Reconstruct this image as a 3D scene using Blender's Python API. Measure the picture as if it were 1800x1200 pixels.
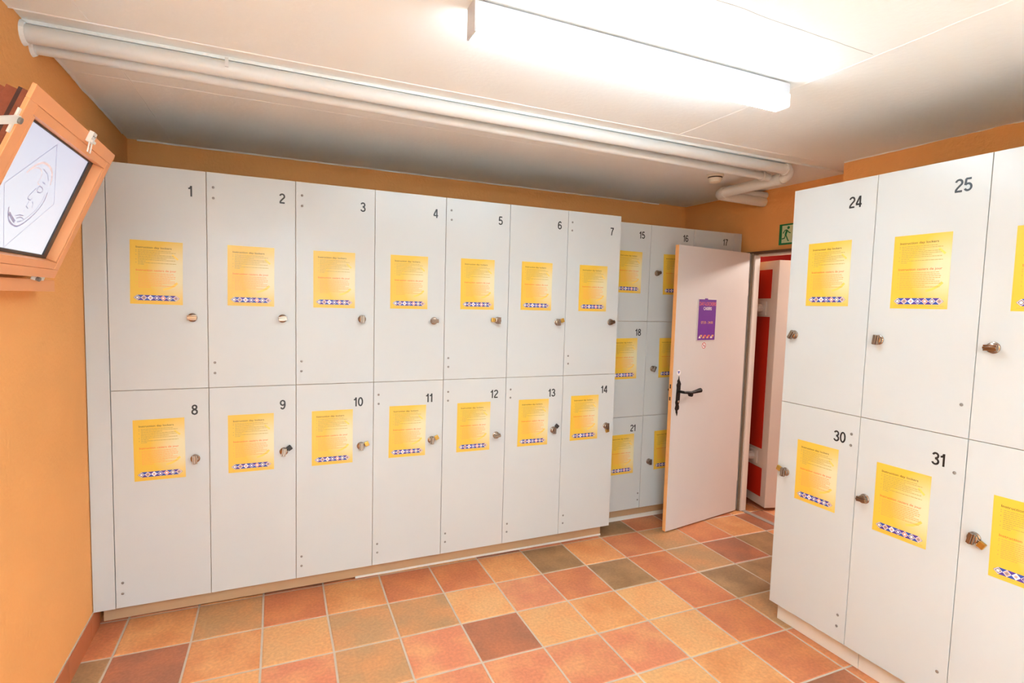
import bpy, bmesh, math, random
from mathutils import Vector, Matrix

for o in list(bpy.data.objects):
    bpy.data.objects.remove(o)
scn = bpy.context.scene
COL = scn.collection
PI = math.pi

# ------------------------------------------------------------------ camera
cam_d = bpy.data.cameras.new('camera')
cam = bpy.data.objects.new('camera', cam_d)
COL.objects.link(cam)
_r = Vector((0.91304881, -0.40694076, 0.02722296))
_u = Vector((0.00456867, 0.07694825, 0.99702462))
_f = Vector((0.40782471, 0.91020777, -0.07211669))
M = Matrix.Identity(4)
for i in range(3):
    M[i][0], M[i][1], M[i][2] = _r[i], _u[i], -_f[i]
M[0][3], M[1][3], M[2][3] = 1.13096, -3.03350, 1.62220
cam.matrix_world = M
cam_d.sensor_width = 36.0
cam_d.lens = 955.6278 * 36.0 / 1800.0
cam_d.clip_start = 0.02
scn.camera = cam

# ------------------------------------------------------------------ world, exposure, lamps
scn.view_settings.view_transform = 'Standard'
scn.view_settings.look = 'None'
scn.view_settings.gamma = 1.0
scn.view_settings.use_curve_mapping = False
scn.view_settings.exposure = 1.6
TUBE_POWER = 18.0          # emission of the fluorescent diffusers
FILL_POWER = 96.0  # emission of the two fill fixtures added behind the camera
w = bpy.data.worlds.new('world')
scn.world = w
w.use_nodes = True
w.node_tree.nodes['Background'].inputs[0].default_value = (1.0, 0.93, 0.86, 1)
w.node_tree.nodes['Background'].inputs[1].default_value = 0.05

def area_light(name, loc, size, size_y, power, color, rot):
    d = bpy.data.lights.new(name, 'AREA')
    d.shape = 'RECTANGLE'
    d.size, d.size_y, d.energy, d.color = size, size_y, power, color
    o = bpy.data.objects.new(name, d)
    COL.objects.link(o)
    o.location = loc
    o.rotation_euler = rot
    return o
# the corridor's own ceiling lamp, shining in through the doorway
area_light('corridor_lamp', (6.06, -0.62, 2.45), 0.25, 0.25, 14.0, (1.0, 0.95, 0.88), (0, math.radians(35), 0))

# ------------------------------------------------------------------ dimensions (metres)
S = 1.10360327
H = 2.5272                 # ceiling
XL = 0.366                 # left wall
YB = 0.925                 # back wall
XD = 4.608                 # wall with the doorway
XR = 4.337                 # wall behind the right-hand lockers
YF = -4.7                  # wall behind the camera
ZB, ZM, ZT = 0.1104, 1.1600, 2.2072     # locker door heights
AX0, AW = 0.4577, 0.4
BY, BX0, BW = 0.1987, 3.2585, 0.4015
CX, CY0, CW = 3.5068, -1.1007, 0.4049

# ------------------------------------------------------------------ materials
def lin(c):
    c = c / 255.0
    return c / 12.92 if c <= 0.04045 else ((c + 0.055) / 1.055) ** 2.4
def rgb(r, g, b):
    return (lin(r), lin(g), lin(b), 1.0)

MATS = {}
def mat(name, col, rough=0.5, metal=0.0, spec=0.5, noise=None, bump=None, coat=0.0):
    """Principled material; noise=(scale, amount) mottles the colour, bump=(scale, strength)."""
    m = bpy.data.materials.new(name)
    m.use_nodes = True
    nt = m.node_tree
    b = nt.nodes['Principled BSDF']
    b.inputs['Base Color'].default_value = col
    b.inputs['Roughness'].default_value = rough
    b.inputs['Metallic'].default_value = metal
    b.inputs['Specular IOR Level'].default_value = spec
    b.inputs['Coat Weight'].default_value = coat
    tc = nt.nodes.new('ShaderNodeTexCoord')
    if noise:
        n = nt.nodes.new('ShaderNodeTexNoise')
        n.inputs['Scale'].default_value = noise[0]
        n.inputs['Detail'].default_value = 5
        mx = nt.nodes.new('ShaderNodeMix')
        mx.data_type = 'RGBA'
        a = noise[1]
        mx.inputs[6].default_value = tuple(max(0, x * (1 - a)) for x in col[:3]) + (1,)
        mx.inputs[7].default_value = tuple(min(1, x * (1 + a)) for x in col[:3]) + (1,)
        nt.links.new(tc.outputs['Object'], n.inputs['Vector'])
        nt.links.new(n.outputs['Fac'], mx.inputs[0])
        nt.links.new(mx.outputs[2], b.inputs['Base Color'])
    if bump:
        n2 = nt.nodes.new('ShaderNodeTexNoise')
        n2.inputs['Scale'].default_value = bump[0]
        n2.inputs['Detail'].default_value = 6
        bp = nt.nodes.new('ShaderNodeBump')
        bp.inputs['Strength'].default_value = bump[1]
        bp.inputs['Distance'].default_value = 0.01
        nt.links.new(tc.outputs['Object'], n2.inputs['Vector'])
        nt.links.new(n2.outputs['Fac'], bp.inputs['Height'])
        nt.links.new(bp.outputs['Normal'], b.inputs['Normal'])
    MATS[name] = m
    return m

def emit(name, col, strength):
    m = bpy.data.materials.new(name)
    m.use_nodes = True
    nt = m.node_tree
    b = nt.nodes['Principled BSDF']
    b.inputs['Base Color'].default_value = col
    b.inputs['Emission Color'].default_value = col
    b.inputs['Emission Strength'].default_value = strength
    b.inputs['Roughness'].default_value = 0.3
    MATS[name] = m
    return m

mat('orange_plaster', rgb(246, 175, 106), 0.85, spec=0.2, noise=(3.0, 0.07), bump=(55, 0.35))
mat('ceiling_paint', rgb(250, 249, 246), 0.8, spec=0.2, noise=(2.0, 0.02), bump=(40, 0.12))
mat('ceiling_bead', rgb(246, 243, 240), 0.8, spec=0.2)
mat('crack', rgb(150, 138, 128), 0.9, spec=0.1)
mat('white_laminate', rgb(196, 195, 193), 0.28, spec=0.45, noise=(6.0, 0.01))
mat('carcass', rgb(184, 150, 116), 0.6)
mat('plinth', rgb(222, 212, 200), 0.5, noise=(8.0, 0.03))
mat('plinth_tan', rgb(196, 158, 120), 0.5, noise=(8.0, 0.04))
mat('seal_strip', rgb(236, 230, 222), 0.4)
mat('black_vinyl', rgb(34, 30, 30), 0.38)
mat('chrome', rgb(156, 138, 124), 0.2, metal=1.0)
mat('dark_slot', rgb(48, 36, 30), 0.5)
mat('screw_grey', rgb(138, 130, 124), 0.4, metal=0.4)
mat('brass', rgb(196, 152, 72), 0.3, metal=0.85)
mat('black_plastic', rgb(28, 22, 20), 0.4)
mat('steel', rgb(200, 196, 192), 0.25, metal=1.0)
mat('pipe_paint', rgb(226, 222, 218), 0.45, noise=(10, 0.02))
mat('lamp_housing', rgb(206, 206, 212), 0.4)
mat('lamp_clip', rgb(226, 226, 228), 0.4)
mat('orange_wood', rgb(240, 160, 104), 0.45, noise=(9, 0.05))
mat('brown_wood', rgb(150, 76, 48), 0.7, noise=(60, 0.25), bump=(120, 0.3))
mat('dark_brown', rgb(74, 40, 32), 0.7, noise=(60, 0.25))
mat('black_bezel', rgb(38, 36, 38), 0.35)
mat('logo_grey', rgb(150, 150, 170), 0.5)
mat('white_steel', rgb(232, 222, 214), 0.35, noise=(5, 0.03))
mat('leaf_paint', rgb(218, 208, 202), 0.4, noise=(4, 0.03))
mat('leaf_edge', rgb(232, 168, 104), 0.5, noise=(14, 0.08))
mat('grey_gasket', rgb(140, 126, 108), 0.6)
mat('frame_brown', rgb(96, 66, 44), 0.6)
mat('wrought_iron', rgb(40, 34, 30), 0.5, metal=0.5, bump=(90, 0.4))
mat('red_paint', rgb(196, 36, 14), 0.5, noise=(6, 0.06))
mat('red_wall', rgb(170, 34, 24), 0.7, noise=(4, 0.06))
mat('cream_paint', rgb(222, 214, 208), 0.4, noise=(5, 0.03))
mat('purple_board', rgb(112, 46, 146), 0.4, noise=(9, 0.12))
mat('print_orange', rgb(238, 110, 84), 0.5)
mat('print_white', rgb(250, 240, 236), 0.5)
mat('print_gold', rgb(240, 176, 110), 0.5)
mat('print_red', rgb(196, 40, 48), 0.5)
mat('print_blue', rgb(60, 72, 176), 0.5)
mat('exit_green', rgb(12, 122, 68), 0.4)
mat('exit_pale', rgb(214, 226, 178), 0.4)
mat('clear_plastic', rgb(216, 206, 204), 0.2)
mat('detector_plastic', rgb(232, 222, 206), 0.4)
mat('grout', rgb(198, 178, 158), 0.9, noise=(30, 0.12))
mat('threshold_grey', rgb(160, 146, 136), 0.5)
mat('text_dark', rgb(92, 76, 40), 0.5)
mat('text_body', rgb(176, 148, 78), 0.5)
mat('text_red', rgb(226, 92, 44), 0.5)
mat('text_orange', rgb(236, 152, 78), 0.5)
mat('strip_blue', rgb(48, 74, 158), 0.4)
mat('strip_violet', rgb(80, 52, 142), 0.4)
mat('strip_white', rgb(232, 226, 232), 0.4)
mat('strip_grey', rgb(150, 128, 128), 0.4)
mat('strip_rose', rgb(206, 160, 150), 0.4)
mat('strip_ember', rgb(238, 120, 80), 0.4)
mat('yellow_print', rgb(240, 198, 92), 0.4)
mat('black_cable', rgb(26, 24, 30), 0.5)
emit('diffuser_glow', (0.72, 0.97, 1.12, 1), TUBE_POWER)
emit('diffuser_side', (0.72, 0.97, 1.12, 1), TUBE_POWER * 0.45)
emit('diffuser_side_rear', (0.72, 0.97, 1.12, 1), FILL_POWER * 0.5)  # sides of the added fill fixtures
emit('diffuser_end', (0.80, 0.97, 1.0, 1), 0.33)
emit('fill_glow_rear', (0.72, 0.97, 1.12, 1), FILL_POWER)  # underside glow of the added fill fixtures
emit('screen_logo', rgb(150, 148, 180), 0.12)
emit('screen_logo_warm', rgb(196, 176, 178), 0.24)

# screen: a pale bluish picture, whiter towards its lower edge
def screen_mat():
    m = bpy.data.materials.new('screen_glow'); m.use_nodes = True
    nt = m.node_tree; b = nt.nodes['Principled BSDF']
    b.inputs['Base Color'].default_value = (0.02, 0.02, 0.025, 1)
    b.inputs['Roughness'].default_value = 0.35
    tc = nt.nodes.new('ShaderNodeTexCoord'); sp = nt.nodes.new('ShaderNodeSeparateXYZ')
    mr = nt.nodes.new('ShaderNodeMapRange')
    mr.inputs[1].default_value = 0.05; mr.inputs[2].default_value = 0.42
    cr = nt.nodes.new('ShaderNodeValToRGB')
    cr.color_ramp.elements[0].color = rgb(246, 248, 255)
    cr.color_ramp.elements[1].color = rgb(214, 214, 232)
    nt.links.new(tc.outputs['Object'], sp.inputs[0])
    nt.links.new(sp.outputs['Z'], mr.inputs[0])
    nt.links.new(mr.outputs[0], cr.inputs[0])
    nt.links.new(cr.outputs[0], b.inputs['Emission Color'])
    b.inputs['Emission Strength'].default_value = 0.31
    MATS['screen_glow'] = m
screen_mat()

# laminated sheet: yellow print fading to cream at the right of the middle
def sheet_mat():
    m = bpy.data.materials.new('yellow_sheet'); m.use_nodes = True
    nt = m.node_tree; b = nt.nodes['Principled BSDF']
    b.inputs['Roughness'].default_value = 0.3
    tc = nt.nodes.new('ShaderNodeTexCoord')
    mp = nt.nodes.new('ShaderNodeMapping')
    mp.inputs['Location'].default_value = (-0.095 * 7.0, 0, 0.0)
    mp.inputs['Scale'].default_value = (7.0, 1.0, 6.0)
    gr = nt.nodes.new('ShaderNodeTexGradient'); gr.gradient_type = 'SPHERICAL'
    cr = nt.nodes.new('ShaderNodeValToRGB')
    cr.color_ramp.elements[0].color = rgb(226, 180, 62)
    cr.color_ramp.elements[1].color = rgb(222, 208, 166)
    cr.color_ramp.elements[0].position = 0.05
    cr.color_ramp.elements[1].position = 0.75
    nt.links.new(tc.outputs['Object'], mp.inputs[0])
    nt.links.new(mp.outputs[0], gr.inputs[0])
    nt.links.new(gr.outputs['Fac'], cr.inputs[0])
    nt.links.new(cr.outputs[0], b.inputs['Base Color'])
    MATS['yellow_sheet'] = m
sheet_mat()

# terracotta tiles: each tile's own fired colour (attribute) with clouds and specks
def tile_mat():
    m = bpy.data.materials.new('terracotta'); m.use_nodes = True
    nt = m.node_tree; b = nt.nodes['Principled BSDF']
    b.inputs['Roughness'].default_value = 0.42
    b.inputs['Specular IOR Level'].default_value = 0.4
    at = nt.nodes.new('ShaderNodeAttribute'); at.attribute_name = 'fired_colour'
    at2 = nt.nodes.new('ShaderNodeAttribute'); at2.attribute_name = 'second_colour'
    tc = nt.nodes.new('ShaderNodeTexCoord')
    n = nt.nodes.new('ShaderNodeTexNoise'); n.inputs['Scale'].default_value = 5.5; n.inputs['Detail'].default_value = 3
    mr = nt.nodes.new('ShaderNodeMapRange'); mr.inputs[1].default_value = 0.40; mr.inputs[2].default_value = 0.66
    mx = nt.nodes.new('ShaderNodeMix'); mx.data_type = 'RGBA'
    n2 = nt.nodes.new('ShaderNodeTexNoise'); n2.inputs['Scale'].default_value = 70; n2.inputs['Detail'].default_value = 4
    mr2 = nt.nodes.new('ShaderNodeMapRange'); mr2.inputs[1].default_value = 0.35; mr2.inputs[2].default_value = 0.7
    mr2.inputs[3].default_value = 0.86; mr2.inputs[4].default_value = 1.06
    mu = nt.nodes.new('ShaderNodeVectorMath'); mu.operation = 'SCALE'
    nt.links.new(tc.outputs['Object'], n.inputs['Vector']); nt.links.new(tc.outputs['Object'], n2.inputs['Vector'])
    nt.links.new(n.outputs['Fac'], mr.inputs[0]); nt.links.new(mr.outputs[0], mx.inputs[0])
    nt.links.new(at.outputs['Color'], mx.inputs[6]); nt.links.new(at2.outputs['Color'], mx.inputs[7])
    nt.links.new(n2.outputs['Fac'], mr2.inputs[0])
    nt.links.new(mx.outputs[2], mu.inputs[0]); nt.links.new(mr2.outputs[0], mu.inputs['Scale'])
    nt.links.new(mu.outputs[0], b.inputs['Base Color'])
    bp = nt.nodes.new('ShaderNodeBump'); bp.inputs['Strength'].default_value = 0.12; bp.inputs['Distance'].default_value = 0.01
    nt.links.new(n2.outputs['Fac'], bp.inputs['Height']); nt.links.new(bp.outputs['Normal'], b.inputs['Normal'])
    MATS['terracotta'] = m
tile_mat()

# ------------------------------------------------------------------ mesh helpers
class MB:
    """collects boxes, tubes, lathes and prisms; build() links them as ONE mesh object"""
    def __init__(s):
        s.v, s.f, s.m = [], [], []
    def add(s, verts, faces, mi=0):
        o = len(s.v)
        s.v += [tuple(p) for p in verts]
        s.f += [tuple(i + o for i in f) for f in faces]
        s.m += [mi] * len(faces)
        return s
    def box(s, x0, x1, y0, y1, z0, z1, mi=0, M=None):
        p = [Vector(q) for q in ((x0, y0, z0), (x1, y0, z0), (x1, y1, z0), (x0, y1, z0), (x0, y0, z1), (x1, y0, z1), (x1, y1, z1), (x0, y1, z1))]
        if M is not None:
            p = [M @ q for q in p]
        return s.add(p, [(3, 2, 1, 0), (4, 5, 6, 7), (0, 1, 5, 4), (1, 2, 6, 5), (2, 3, 7, 6), (3, 0, 4, 7)], mi)
    def prism(s, poly, y0, y1, mi=0, M=None):
        """poly: list of (x,z), counter-clockwise seen from the front (-y)"""
        n = len(poly)
        p = [Vector((x, y0, z)) for x, z in poly] + [Vector((x, y1, z)) for x, z in poly]
        if M is not None:
            p = [M @ q for q in p]
        f = [tuple(range(n)), tuple(range(2 * n - 1, n - 1, -1))]
        f += [(i, i + n, (i + 1) % n + n, (i + 1) % n) for i in range(n)]
        return s.add(p, f, mi)
    def flat(s, poly, y, mi=0):
        return s.add([(x, y, z) for x, z in poly], [tuple(range(len(poly)))], mi)
    def tube(s, pts, r, seg=16, mi=0, cap=True):
        pts = [Vector(p) for p in pts]
        rs = r if isinstance(r, (list, tuple)) else [r] * len(pts)
        t0 = (pts[1] - pts[0]).normalized()
        a = Vector((0, 0, 1)) if abs(t0.z) < 0.9 else Vector((1, 0, 0))
        nrm = (a - t0 * a.dot(t0)).normalized()
        rings = []
        for i, p in enumerate(pts):
            t = (pts[min(i + 1, len(pts) - 1)] - pts[max(i - 1, 0)]).normalized()
            nrm = (nrm - t * nrm.dot(t)).normalized()
            bn = t.cross(nrm)
            rings.append([p + (nrm * math.cos(2 * PI * k / seg) + bn * math.sin(2 * PI * k / seg)) * rs[i] for k in range(seg)])
        v = [q for rg in rings for q in rg]
        f = []
        for i in range(len(pts) - 1):
            for k in range(seg):
                f.append((i * seg + k, i * seg + (k + 1) % seg, (i + 1) * seg + (k + 1) % seg, (i + 1) * seg + k))
        if cap:
            f.append(tuple(range(seg - 1, -1, -1)))
            f.append(tuple((len(pts) - 1) * seg + k for k in range(seg)))
        return s.add(v, f, mi)
    def lathe(s, prof, origin, axis, seg=24, mi=0):
        """prof: (radius, height) along axis from origin"""
        o = Vector(origin); ax = Vector(axis).normalized()
        return s.tube([o + ax * (h + 1e-5 * i) for i, (r, h) in enumerate(prof)], [max(r, 1e-4) for r, h in prof], seg, mi)
    def ribbon(s, pts, wd, y, mi=0, closed=False):
        """flat stroke of constant width in the x-z plane at depth y"""
        P = [Vector((p[0], p[1])) for p in pts]
        n = len(P); L = []; Rr = []
        for i in range(n):
            a = P[(i - 1) % n] if (i > 0 or closed) else P[i]
            b = P[(i + 1) % n] if (i < n - 1 or closed) else P[i]
            t = (b - a).normalized(); nn = Vector((-t.y, t.x)) * wd / 2
            L.append(P[i] + nn); Rr.append(P[i] - nn)
        v = [(p.x, y, p.y) for p in L] + [(p.x, y, p.y) for p in Rr]
        f = [(n + i, n + i + 1, i + 1, i) for i in range(n - 1)]
        if closed:
            f.append((2 * n - 1, n, 0, n - 1))
        return s.add(v, f, mi)
    def build(s, name, mats, parent=None, bevel=0.0, smooth=False, loc=(0, 0, 0), rotz=0.0, seg=2):
        me = bpy.data.meshes.new(name)
        me.from_pydata(s.v, [], s.f)
        mats = [mats] if isinstance(mats, str) else mats
        for m in mats:
            me.materials.append(MATS[m])
        for p, mi in zip(me.polygons, s.m):
            p.material_index = mi
            p.use_smooth = smooth
        me.update()
        if smooth:
            me.set_sharp_from_angle(angle=math.radians(38))
        o = bpy.data.objects.new(name, me)
        COL.objects.link(o)
        o.location = loc
        o.rotation_euler = (0, 0, rotz)
        if parent is not None:
            o.parent = parent
        if bevel > 0:
            b = o.modifiers.new('bevel', 'BEVEL')
            b.width = bevel; b.segments = seg; b.limit_method = 'ANGLE'; b.angle_limit = math.radians(40)
        return o

def tag(o, label, cat, group=None):
    o['label'] = label; o['category'] = cat
    if group:
        o['group'] = group
    return o
def thing(name, label, cat, loc=(0, 0, 0), rotz=0.0, group=None):
    o = bpy.data.objects.new(name, None)
    o.empty_display_size = 0.05
    COL.objects.link(o)
    o.location = loc; o.rotation_euler = (0, 0, rotz)
    return tag(o, label, cat, group)
def struct(o):
    o['kind'] = 'structure'
    return o
def copy_tree(o, parent=None):
    kids = list(o.children)
    c = o.copy(); COL.objects.link(c)
    if parent is not None:
        c.parent = parent
    for k in kids:
        copy_tree(k, c)
    return c

TEXT_CACHE = {}
def text_mesh(body, size, bold=0.0, align='CENTER', xscale=1.0):
    """flat lettering in the x-z plane facing -y; size is the capital height"""
    key = (body, size, bold, align, xscale)
    if key in TEXT_CACHE:
        return TEXT_CACHE[key]
    cu = bpy.data.curves.new('lettering', 'FONT')
    cu.body = body; cu.size = 1.0; cu.align_x = align; cu.resolution_u = 4
    cu.offset = bold
    ob = bpy.data.objects.new('lettering', cu); COL.objects.link(ob)
    bpy.context.view_layer.update()
    me0 = bpy.data.meshes.new_from_object(ob.evaluated_get(bpy.context.evaluated_depsgraph_get()))
    vs = [tuple(v.co) for v in me0.vertices]; fs = [tuple(p.vertices) for p in me0.polygons]
    bpy.data.objects.remove(ob); bpy.data.curves.remove(cu); bpy.data.meshes.remove(me0)
    k = size / 0.73
    out = ([(x * k * xscale, y * k) for x, y, z in vs], fs)
    TEXT_CACHE[key] = out
    return out
def add_text(mb, body, size, x, z, y, mi=0, bold=0.0, align='CENTER', xscale=1.0, rot=0.0):
    vs, fs = text_mesh(body, size, bold, align, xscale)
    c, s_ = math.cos(rot), math.sin(rot)
    mb.add([(x + c * a - s_ * b, y, z + s_ * a + c * b) for a, b in vs], fs, mi)

def ell(cx, cz, rx, rz, a0, a1, n=18):
    return [(cx + rx * math.cos(math.radians(a0 + (a1 - a0) * k / n)), cz + rz * math.sin(math.radians(a0 + (a1 - a0) * k / n))) for k in range(n + 1)]
GLYPH = {   # grotesque figures as centre lines in a box one high
    '0': [ell(.28, .5, .205, .43, 0, 360, 32)],
    '1': [[(.30, 0), (.30, 1)], [(.06, .745), (.17, .76), (.25, .83), (.27, .95)]],
    '2': [ell(.275, .71, .205, .22, 168, -32) + [(.36, .50), (.20, .33), (.11, .20), (.09, .08)], [(.03, .07), (.51, .07)]],
    '3': [ell(.27, .735, .185, .195, 165, -75) + [(.24, .53)], ell(.275, .285, .21, .215, 100, -165)],
    '4': [[(.37, .96), (.06, .30)], [(.02, .265), (.55, .265)], [(.405, 0), (.405, .985)]],
    '5': [[(.11, .93), (.47, .93)], [(.135, .95), (.095, .47)], ell(.27, .325, .215, .25, 142, -155)],
    '6': [ell(.28, .31, .205, .24, 0, 360, 28), ell(.29, .47, .22, .46, 196, 42)],
    '7': [[(.03, .93), (.53, .93)], [(.48, .90), (.36, .68), (.26, .40), (.21, 0)]],
    '8': [ell(.28, .745, .175, .185, 0, 360, 26), ell(.28, .28, .21, .215, 0, 360, 28)],
    '9': [ell(.28, .69, .205, .24, 0, 360, 28), ell(.27, .53, .22, .46, 16, -138)],
}
def add_number(mb, body, size, x, z, y, mi=0, wd=.152):
    adv = {'1': .44}
    tot = sum(adv.get(ch, .60) for ch in body)
    cx = x - tot * size / 2
    k = 0
    for ch in body:
        off = -.03 if ch == '1' else .02
        for st_ in GLYPH[ch]:
            mb.ribbon([(cx + (p[0] + off) * size, z + p[1] * size) for p in st_], wd * size, y - k * 2e-5, mi)
            k += 1
        cx += adv.get(ch, .60) * size

rnd = random.Random(7)

# ================================================================== STRUCTURE
# ---- floor: terracotta tiles, laid as real raised pieces in grout
TC = {'w': (246, 246, 244), 'o': (230, 150, 92), 'r': (212, 124, 82), 'b': (158, 118, 80), 'l': (238, 176, 116), 'p': (226, 138, 100), 't': (202, 152, 104), 'd': (172, 108, 78)}
KNOWN = {(-7, 1): 'r', (-6, 1): 'o', (-5, 1): 't', (-4, 1): 'r', (-3, 1): 'o', (-2, 1): 'r', (-1, 1): 'r', (0, 1): 'o', (1, 1): 'b', (2, 1): 'o', (3, 1): 'r', (4, 1): 't', (5, 1): 'r', (6, 1): 'o',
         (-7, 0): 'b', (-6, 0): 'd', (-5, 0): 'o', (-4, 0): 'l', (-3, 0): 't', (-2, 0): 't', (-1, 0): 'l', (0, 0): 'p', (1, 0): 'r', (2, 0): 'b', (3, 0): 'r', (4, 0): 't', (5, 0): 'd', (6, 0): 'b',
         (-5, -1): 'l', (-4, -1): 'p', (-3, -1): 't', (-2, -1): 'p', (-1, -1): 'd', (0, -1): 'l', (1, -1): 'o', (2, -1): 'l', (3, -1): 'r', (4, -1): 'b', (5, -1): 'b',
         (-3, -2): 'o', (-2, -2): 'p', (-1, -2): 'p', (0, -2): 'p', (1, -2): 'p', (2, -2): 'l', (3, -2): 'r', (4, -2): 't',
         (-1, -3): 'l', (0, -3): 'l', (1, -3): 'l', (2, -3): 'o', (3, -3): 'r', (4, -3): 'r', (3, 2): 'b', (4, 2): 'r', (5, 2): 'd', (6, 2): 'r'}
def build_floor():
    X0, X1, Y0, Y1 = XL, 6.75, YF, 1.25
    g = 0.0046
    verts, faces, cols, mi = [], [], [], []
    verts += [(X0, Y0, -0.0025), (X1, Y0, -0.0025), (X1, Y1, -0.0025), (X0, Y1, -0.0025), (X0, Y0, -0.05), (X1, Y0, -0.05), (X1, Y1, -0.05), (X0, Y1, -0.05)]
    faces += [(0, 1, 2, 3), (7, 6, 5, 4), (0, 4, 5, 1), (1, 5, 6, 2), (2, 6, 7, 3), (3, 7, 4, 0)]
    mi += [1] * 6; cols += [((1, 1, 1, 1), (1, 1, 1, 1))] * 6
    def P(i, j):
        rr = random.Random(i * 131 + j * 7919 + 5)
        return ((2.0958 + 0.2772 * i + 0.0044 * j) * S + rr.uniform(-.003, .003), (-0.4974 + 0.2846 * j - 0.0035 * i) * S + rr.uniform(-.003, .003))
    for i in range(-8, 15):
        for j in range(-15, 6):
            q = [P(i, j), P(i + 1, j), P(i + 1, j + 1), P(i, j + 1)]
            cx = sum(a for a, b in q) / 4; cy = sum(b for a, b in q) / 4
            def shrink(d):
                o = []
                for a, b in q:
                    o.append((min(max(a - math.copysign(d, a - cx), X0), X1), min(max(b - math.copysign(d, b - cy), Y0), Y1)))
                return o
            lo, hi = shrink(g), shrink(g + 0.004)
            if hi[1][0] - hi[0][0] < 0.01 or hi[3][1] - hi[0][1] < 0.01:
                continue
            n = len(verts)
            verts += [(a, b, -0.0025) for a, b in lo] + [(a, b, 0.0) for a, b in hi]
            faces += [(n + 4, n + 5, n + 6, n + 7)] + [(n + k, n + (k + 1) % 4, n + 4 + (k + 1) % 4, n + 4 + k) for k in range(4)]
            rr = random.Random(i * 977 + j * 31 + 3)
            key = KNOWN.get((i, j)) or rr.choice('oorpltdr')
            if cy < -2.55:
                key = 'w'  # unseen rear tiles made white to bounce light up to the ceiling
            c1 = TC[key]
            c2 = TC[{'w': 'w', 'o': 'l', 'r': 'o', 'b': 't', 'l': 'o', 'p': 'l', 't': 'o', 'd': 'r'}[key]]
            k = rr.uniform(0.84, 0.93) if key != 'w' else 1.0
            f1 = tuple(min(1, x * k) for x in rgb(*c1)[:3]) + (1,)
            f2 = tuple(x * 0.5 + y * 0.5 for x, y in zip(rgb(*c2)[:3], f1[:3])) + (1,)
            cols += [(f1, f2)] * 5
            mi += [0] * 5
    me = bpy.data.meshes.new('floor')
    me.from_pydata(verts, [], faces)
    me.materials.append(MATS['terracotta']); me.materials.append(MATS['grout'])
    a1 = me.color_attributes.new('fired_colour', 'FLOAT_COLOR', 'CORNER')
    a2 = me.color_attributes.new('second_colour', 'FLOAT_COLOR', 'CORNER')
    for p in me.polygons:
        p.material_index = mi[p.index]
        for li in p.loop_indices:
            a1.data[li].color = cols[p.index][0]; a2.data[li].color = cols[p.index][1]
    o = bpy.data.objects.new('floor', me); COL.objects.link(o)
    struct(o)
build_floor()

# ---- walls
struct(MB().box(XL - .15, XL, YF - .15, YB + .15, -.05, H + .1).build('wall_left', 'orange_plaster'))
struct(MB().box(XL, XD + .12, YB, YB + .15, -.05, H + .1).build('wall_back', 'orange_plaster'))
struct(MB().box(XL, XR + .4, YF - .15, YF, -.05, H + .1).build('wall_front', 'ceiling_paint'))  # unseen rear wall, made white to bounce light into the room
struct(MB().box(XR, XR + .4, YF, -0.757, -.05, H + .1).build('wall_right', 'orange_plaster'))
DJ = 0.100                                       # hinge-side edge of the doorway
DW = MB()
DW.box(XD, XD + .12, DJ + .075, YB, -.05, H + .1)
DW.box(XD, XD + .12, -0.757, DJ + .075, 2.062, H + .1)
struct(DW.build('wall_far', 'orange_plaster'))
cw = MB()
cw.box(6.75, 6.9, -1.7, 1.4, -.05, H + .1)
cw.box(XD + .12, 6.9, 1.25, 1.4, -.05, 1.95, 1)
cw.box(XD + .12, 6.9, 1.25, 1.4, 1.95, H + .1, 0)
cw.box(XR + .4, 6.9, -1.7, -1.55, -.05, H + .1, 1)
struct(cw.build('wall_corridor', ['red_wall', 'cream_paint']))

# ---- ceiling: slab with a shallow groove beside the pipe, plaster joints and beads
c = MB()
c.box(XL - .15, 6.9, YF - .15, -0.69, H, H + .12)
c.box(XL - .15, 6.9, -0.69, -0.586, H + .012, H + .12)
c.box(XL - .15, 6.9, -0.586, 1.4, H, H + .12)
def bead(p0, p1, wd, hgt, mi, seed, wob=0.004, seglen=0.05):
    rr = random.Random(seed)
    p0 = Vector(p0); p1 = Vector(p1); L = (p1 - p0).length
    n = max(3, int(L / seglen)); t = (p1 - p0).normalized(); nn = Vector((-t.y, t.x))
    a, b, off = [], [], 0
    for i in range(n + 1):
        off = off * 0.7 + rr.uniform(-wob, wob)
        ww = wd * rr.uniform(0.5, 1.3)
        q = p0 + (p1 - p0) * i / n + nn * off
        a.append(q + nn * ww / 2); b.append(q - nn * ww / 2)
    v = [(q.x, q.y, H + .001) for q in a] + [(q.x, q.y, H + .001) for q in b] + [((q.x + r_.x) / 2, (q.y + r_.y) / 2, H - hgt) for q, r_ in zip(a, b)]
    n += 1
    f = []
    for i in range(n - 1):
        f += [(i, i + 1, 2 * n + i + 1, 2 * n + i), (2 * n + i, 2 * n + i + 1, n + i + 1, n + i)]
    c.add(v, f, mi)
bead((XL, -.692), (4.14, -.699), .008, .003, 1, 1, .0005)
bead((3.085, -2.4), (3.113, -.70), .007, .002, 1, 2, .003)
bead((2.25, -1.742), (3.077, -1.731), .004, .0006, 2, 3, .003)
bead((.50, -1.6), (.585, -.70), .005, .0015, 1, 4, .003)
bead((.585, -.57), (.60, YB), .004, .0012, 1, 5, .003)
bead((.40, -.155), (3.0, -.165), .005, .0014, 1, 6, .0015)
bead((XL + .004, -.50), (XL + .004, .80), .018, .008, 1, 7, .003)
bead((XR - .003, -1.95), (XR - .003, -.76), .012, .006, 1, 8, .004)
bead((XL + .05, YB - .004), (4.3, YB - .004), .016, .008, 0, 9, .005)
struct(c.build('ceiling', ['ceiling_paint', 'ceiling_bead', 'crack']))

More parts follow.
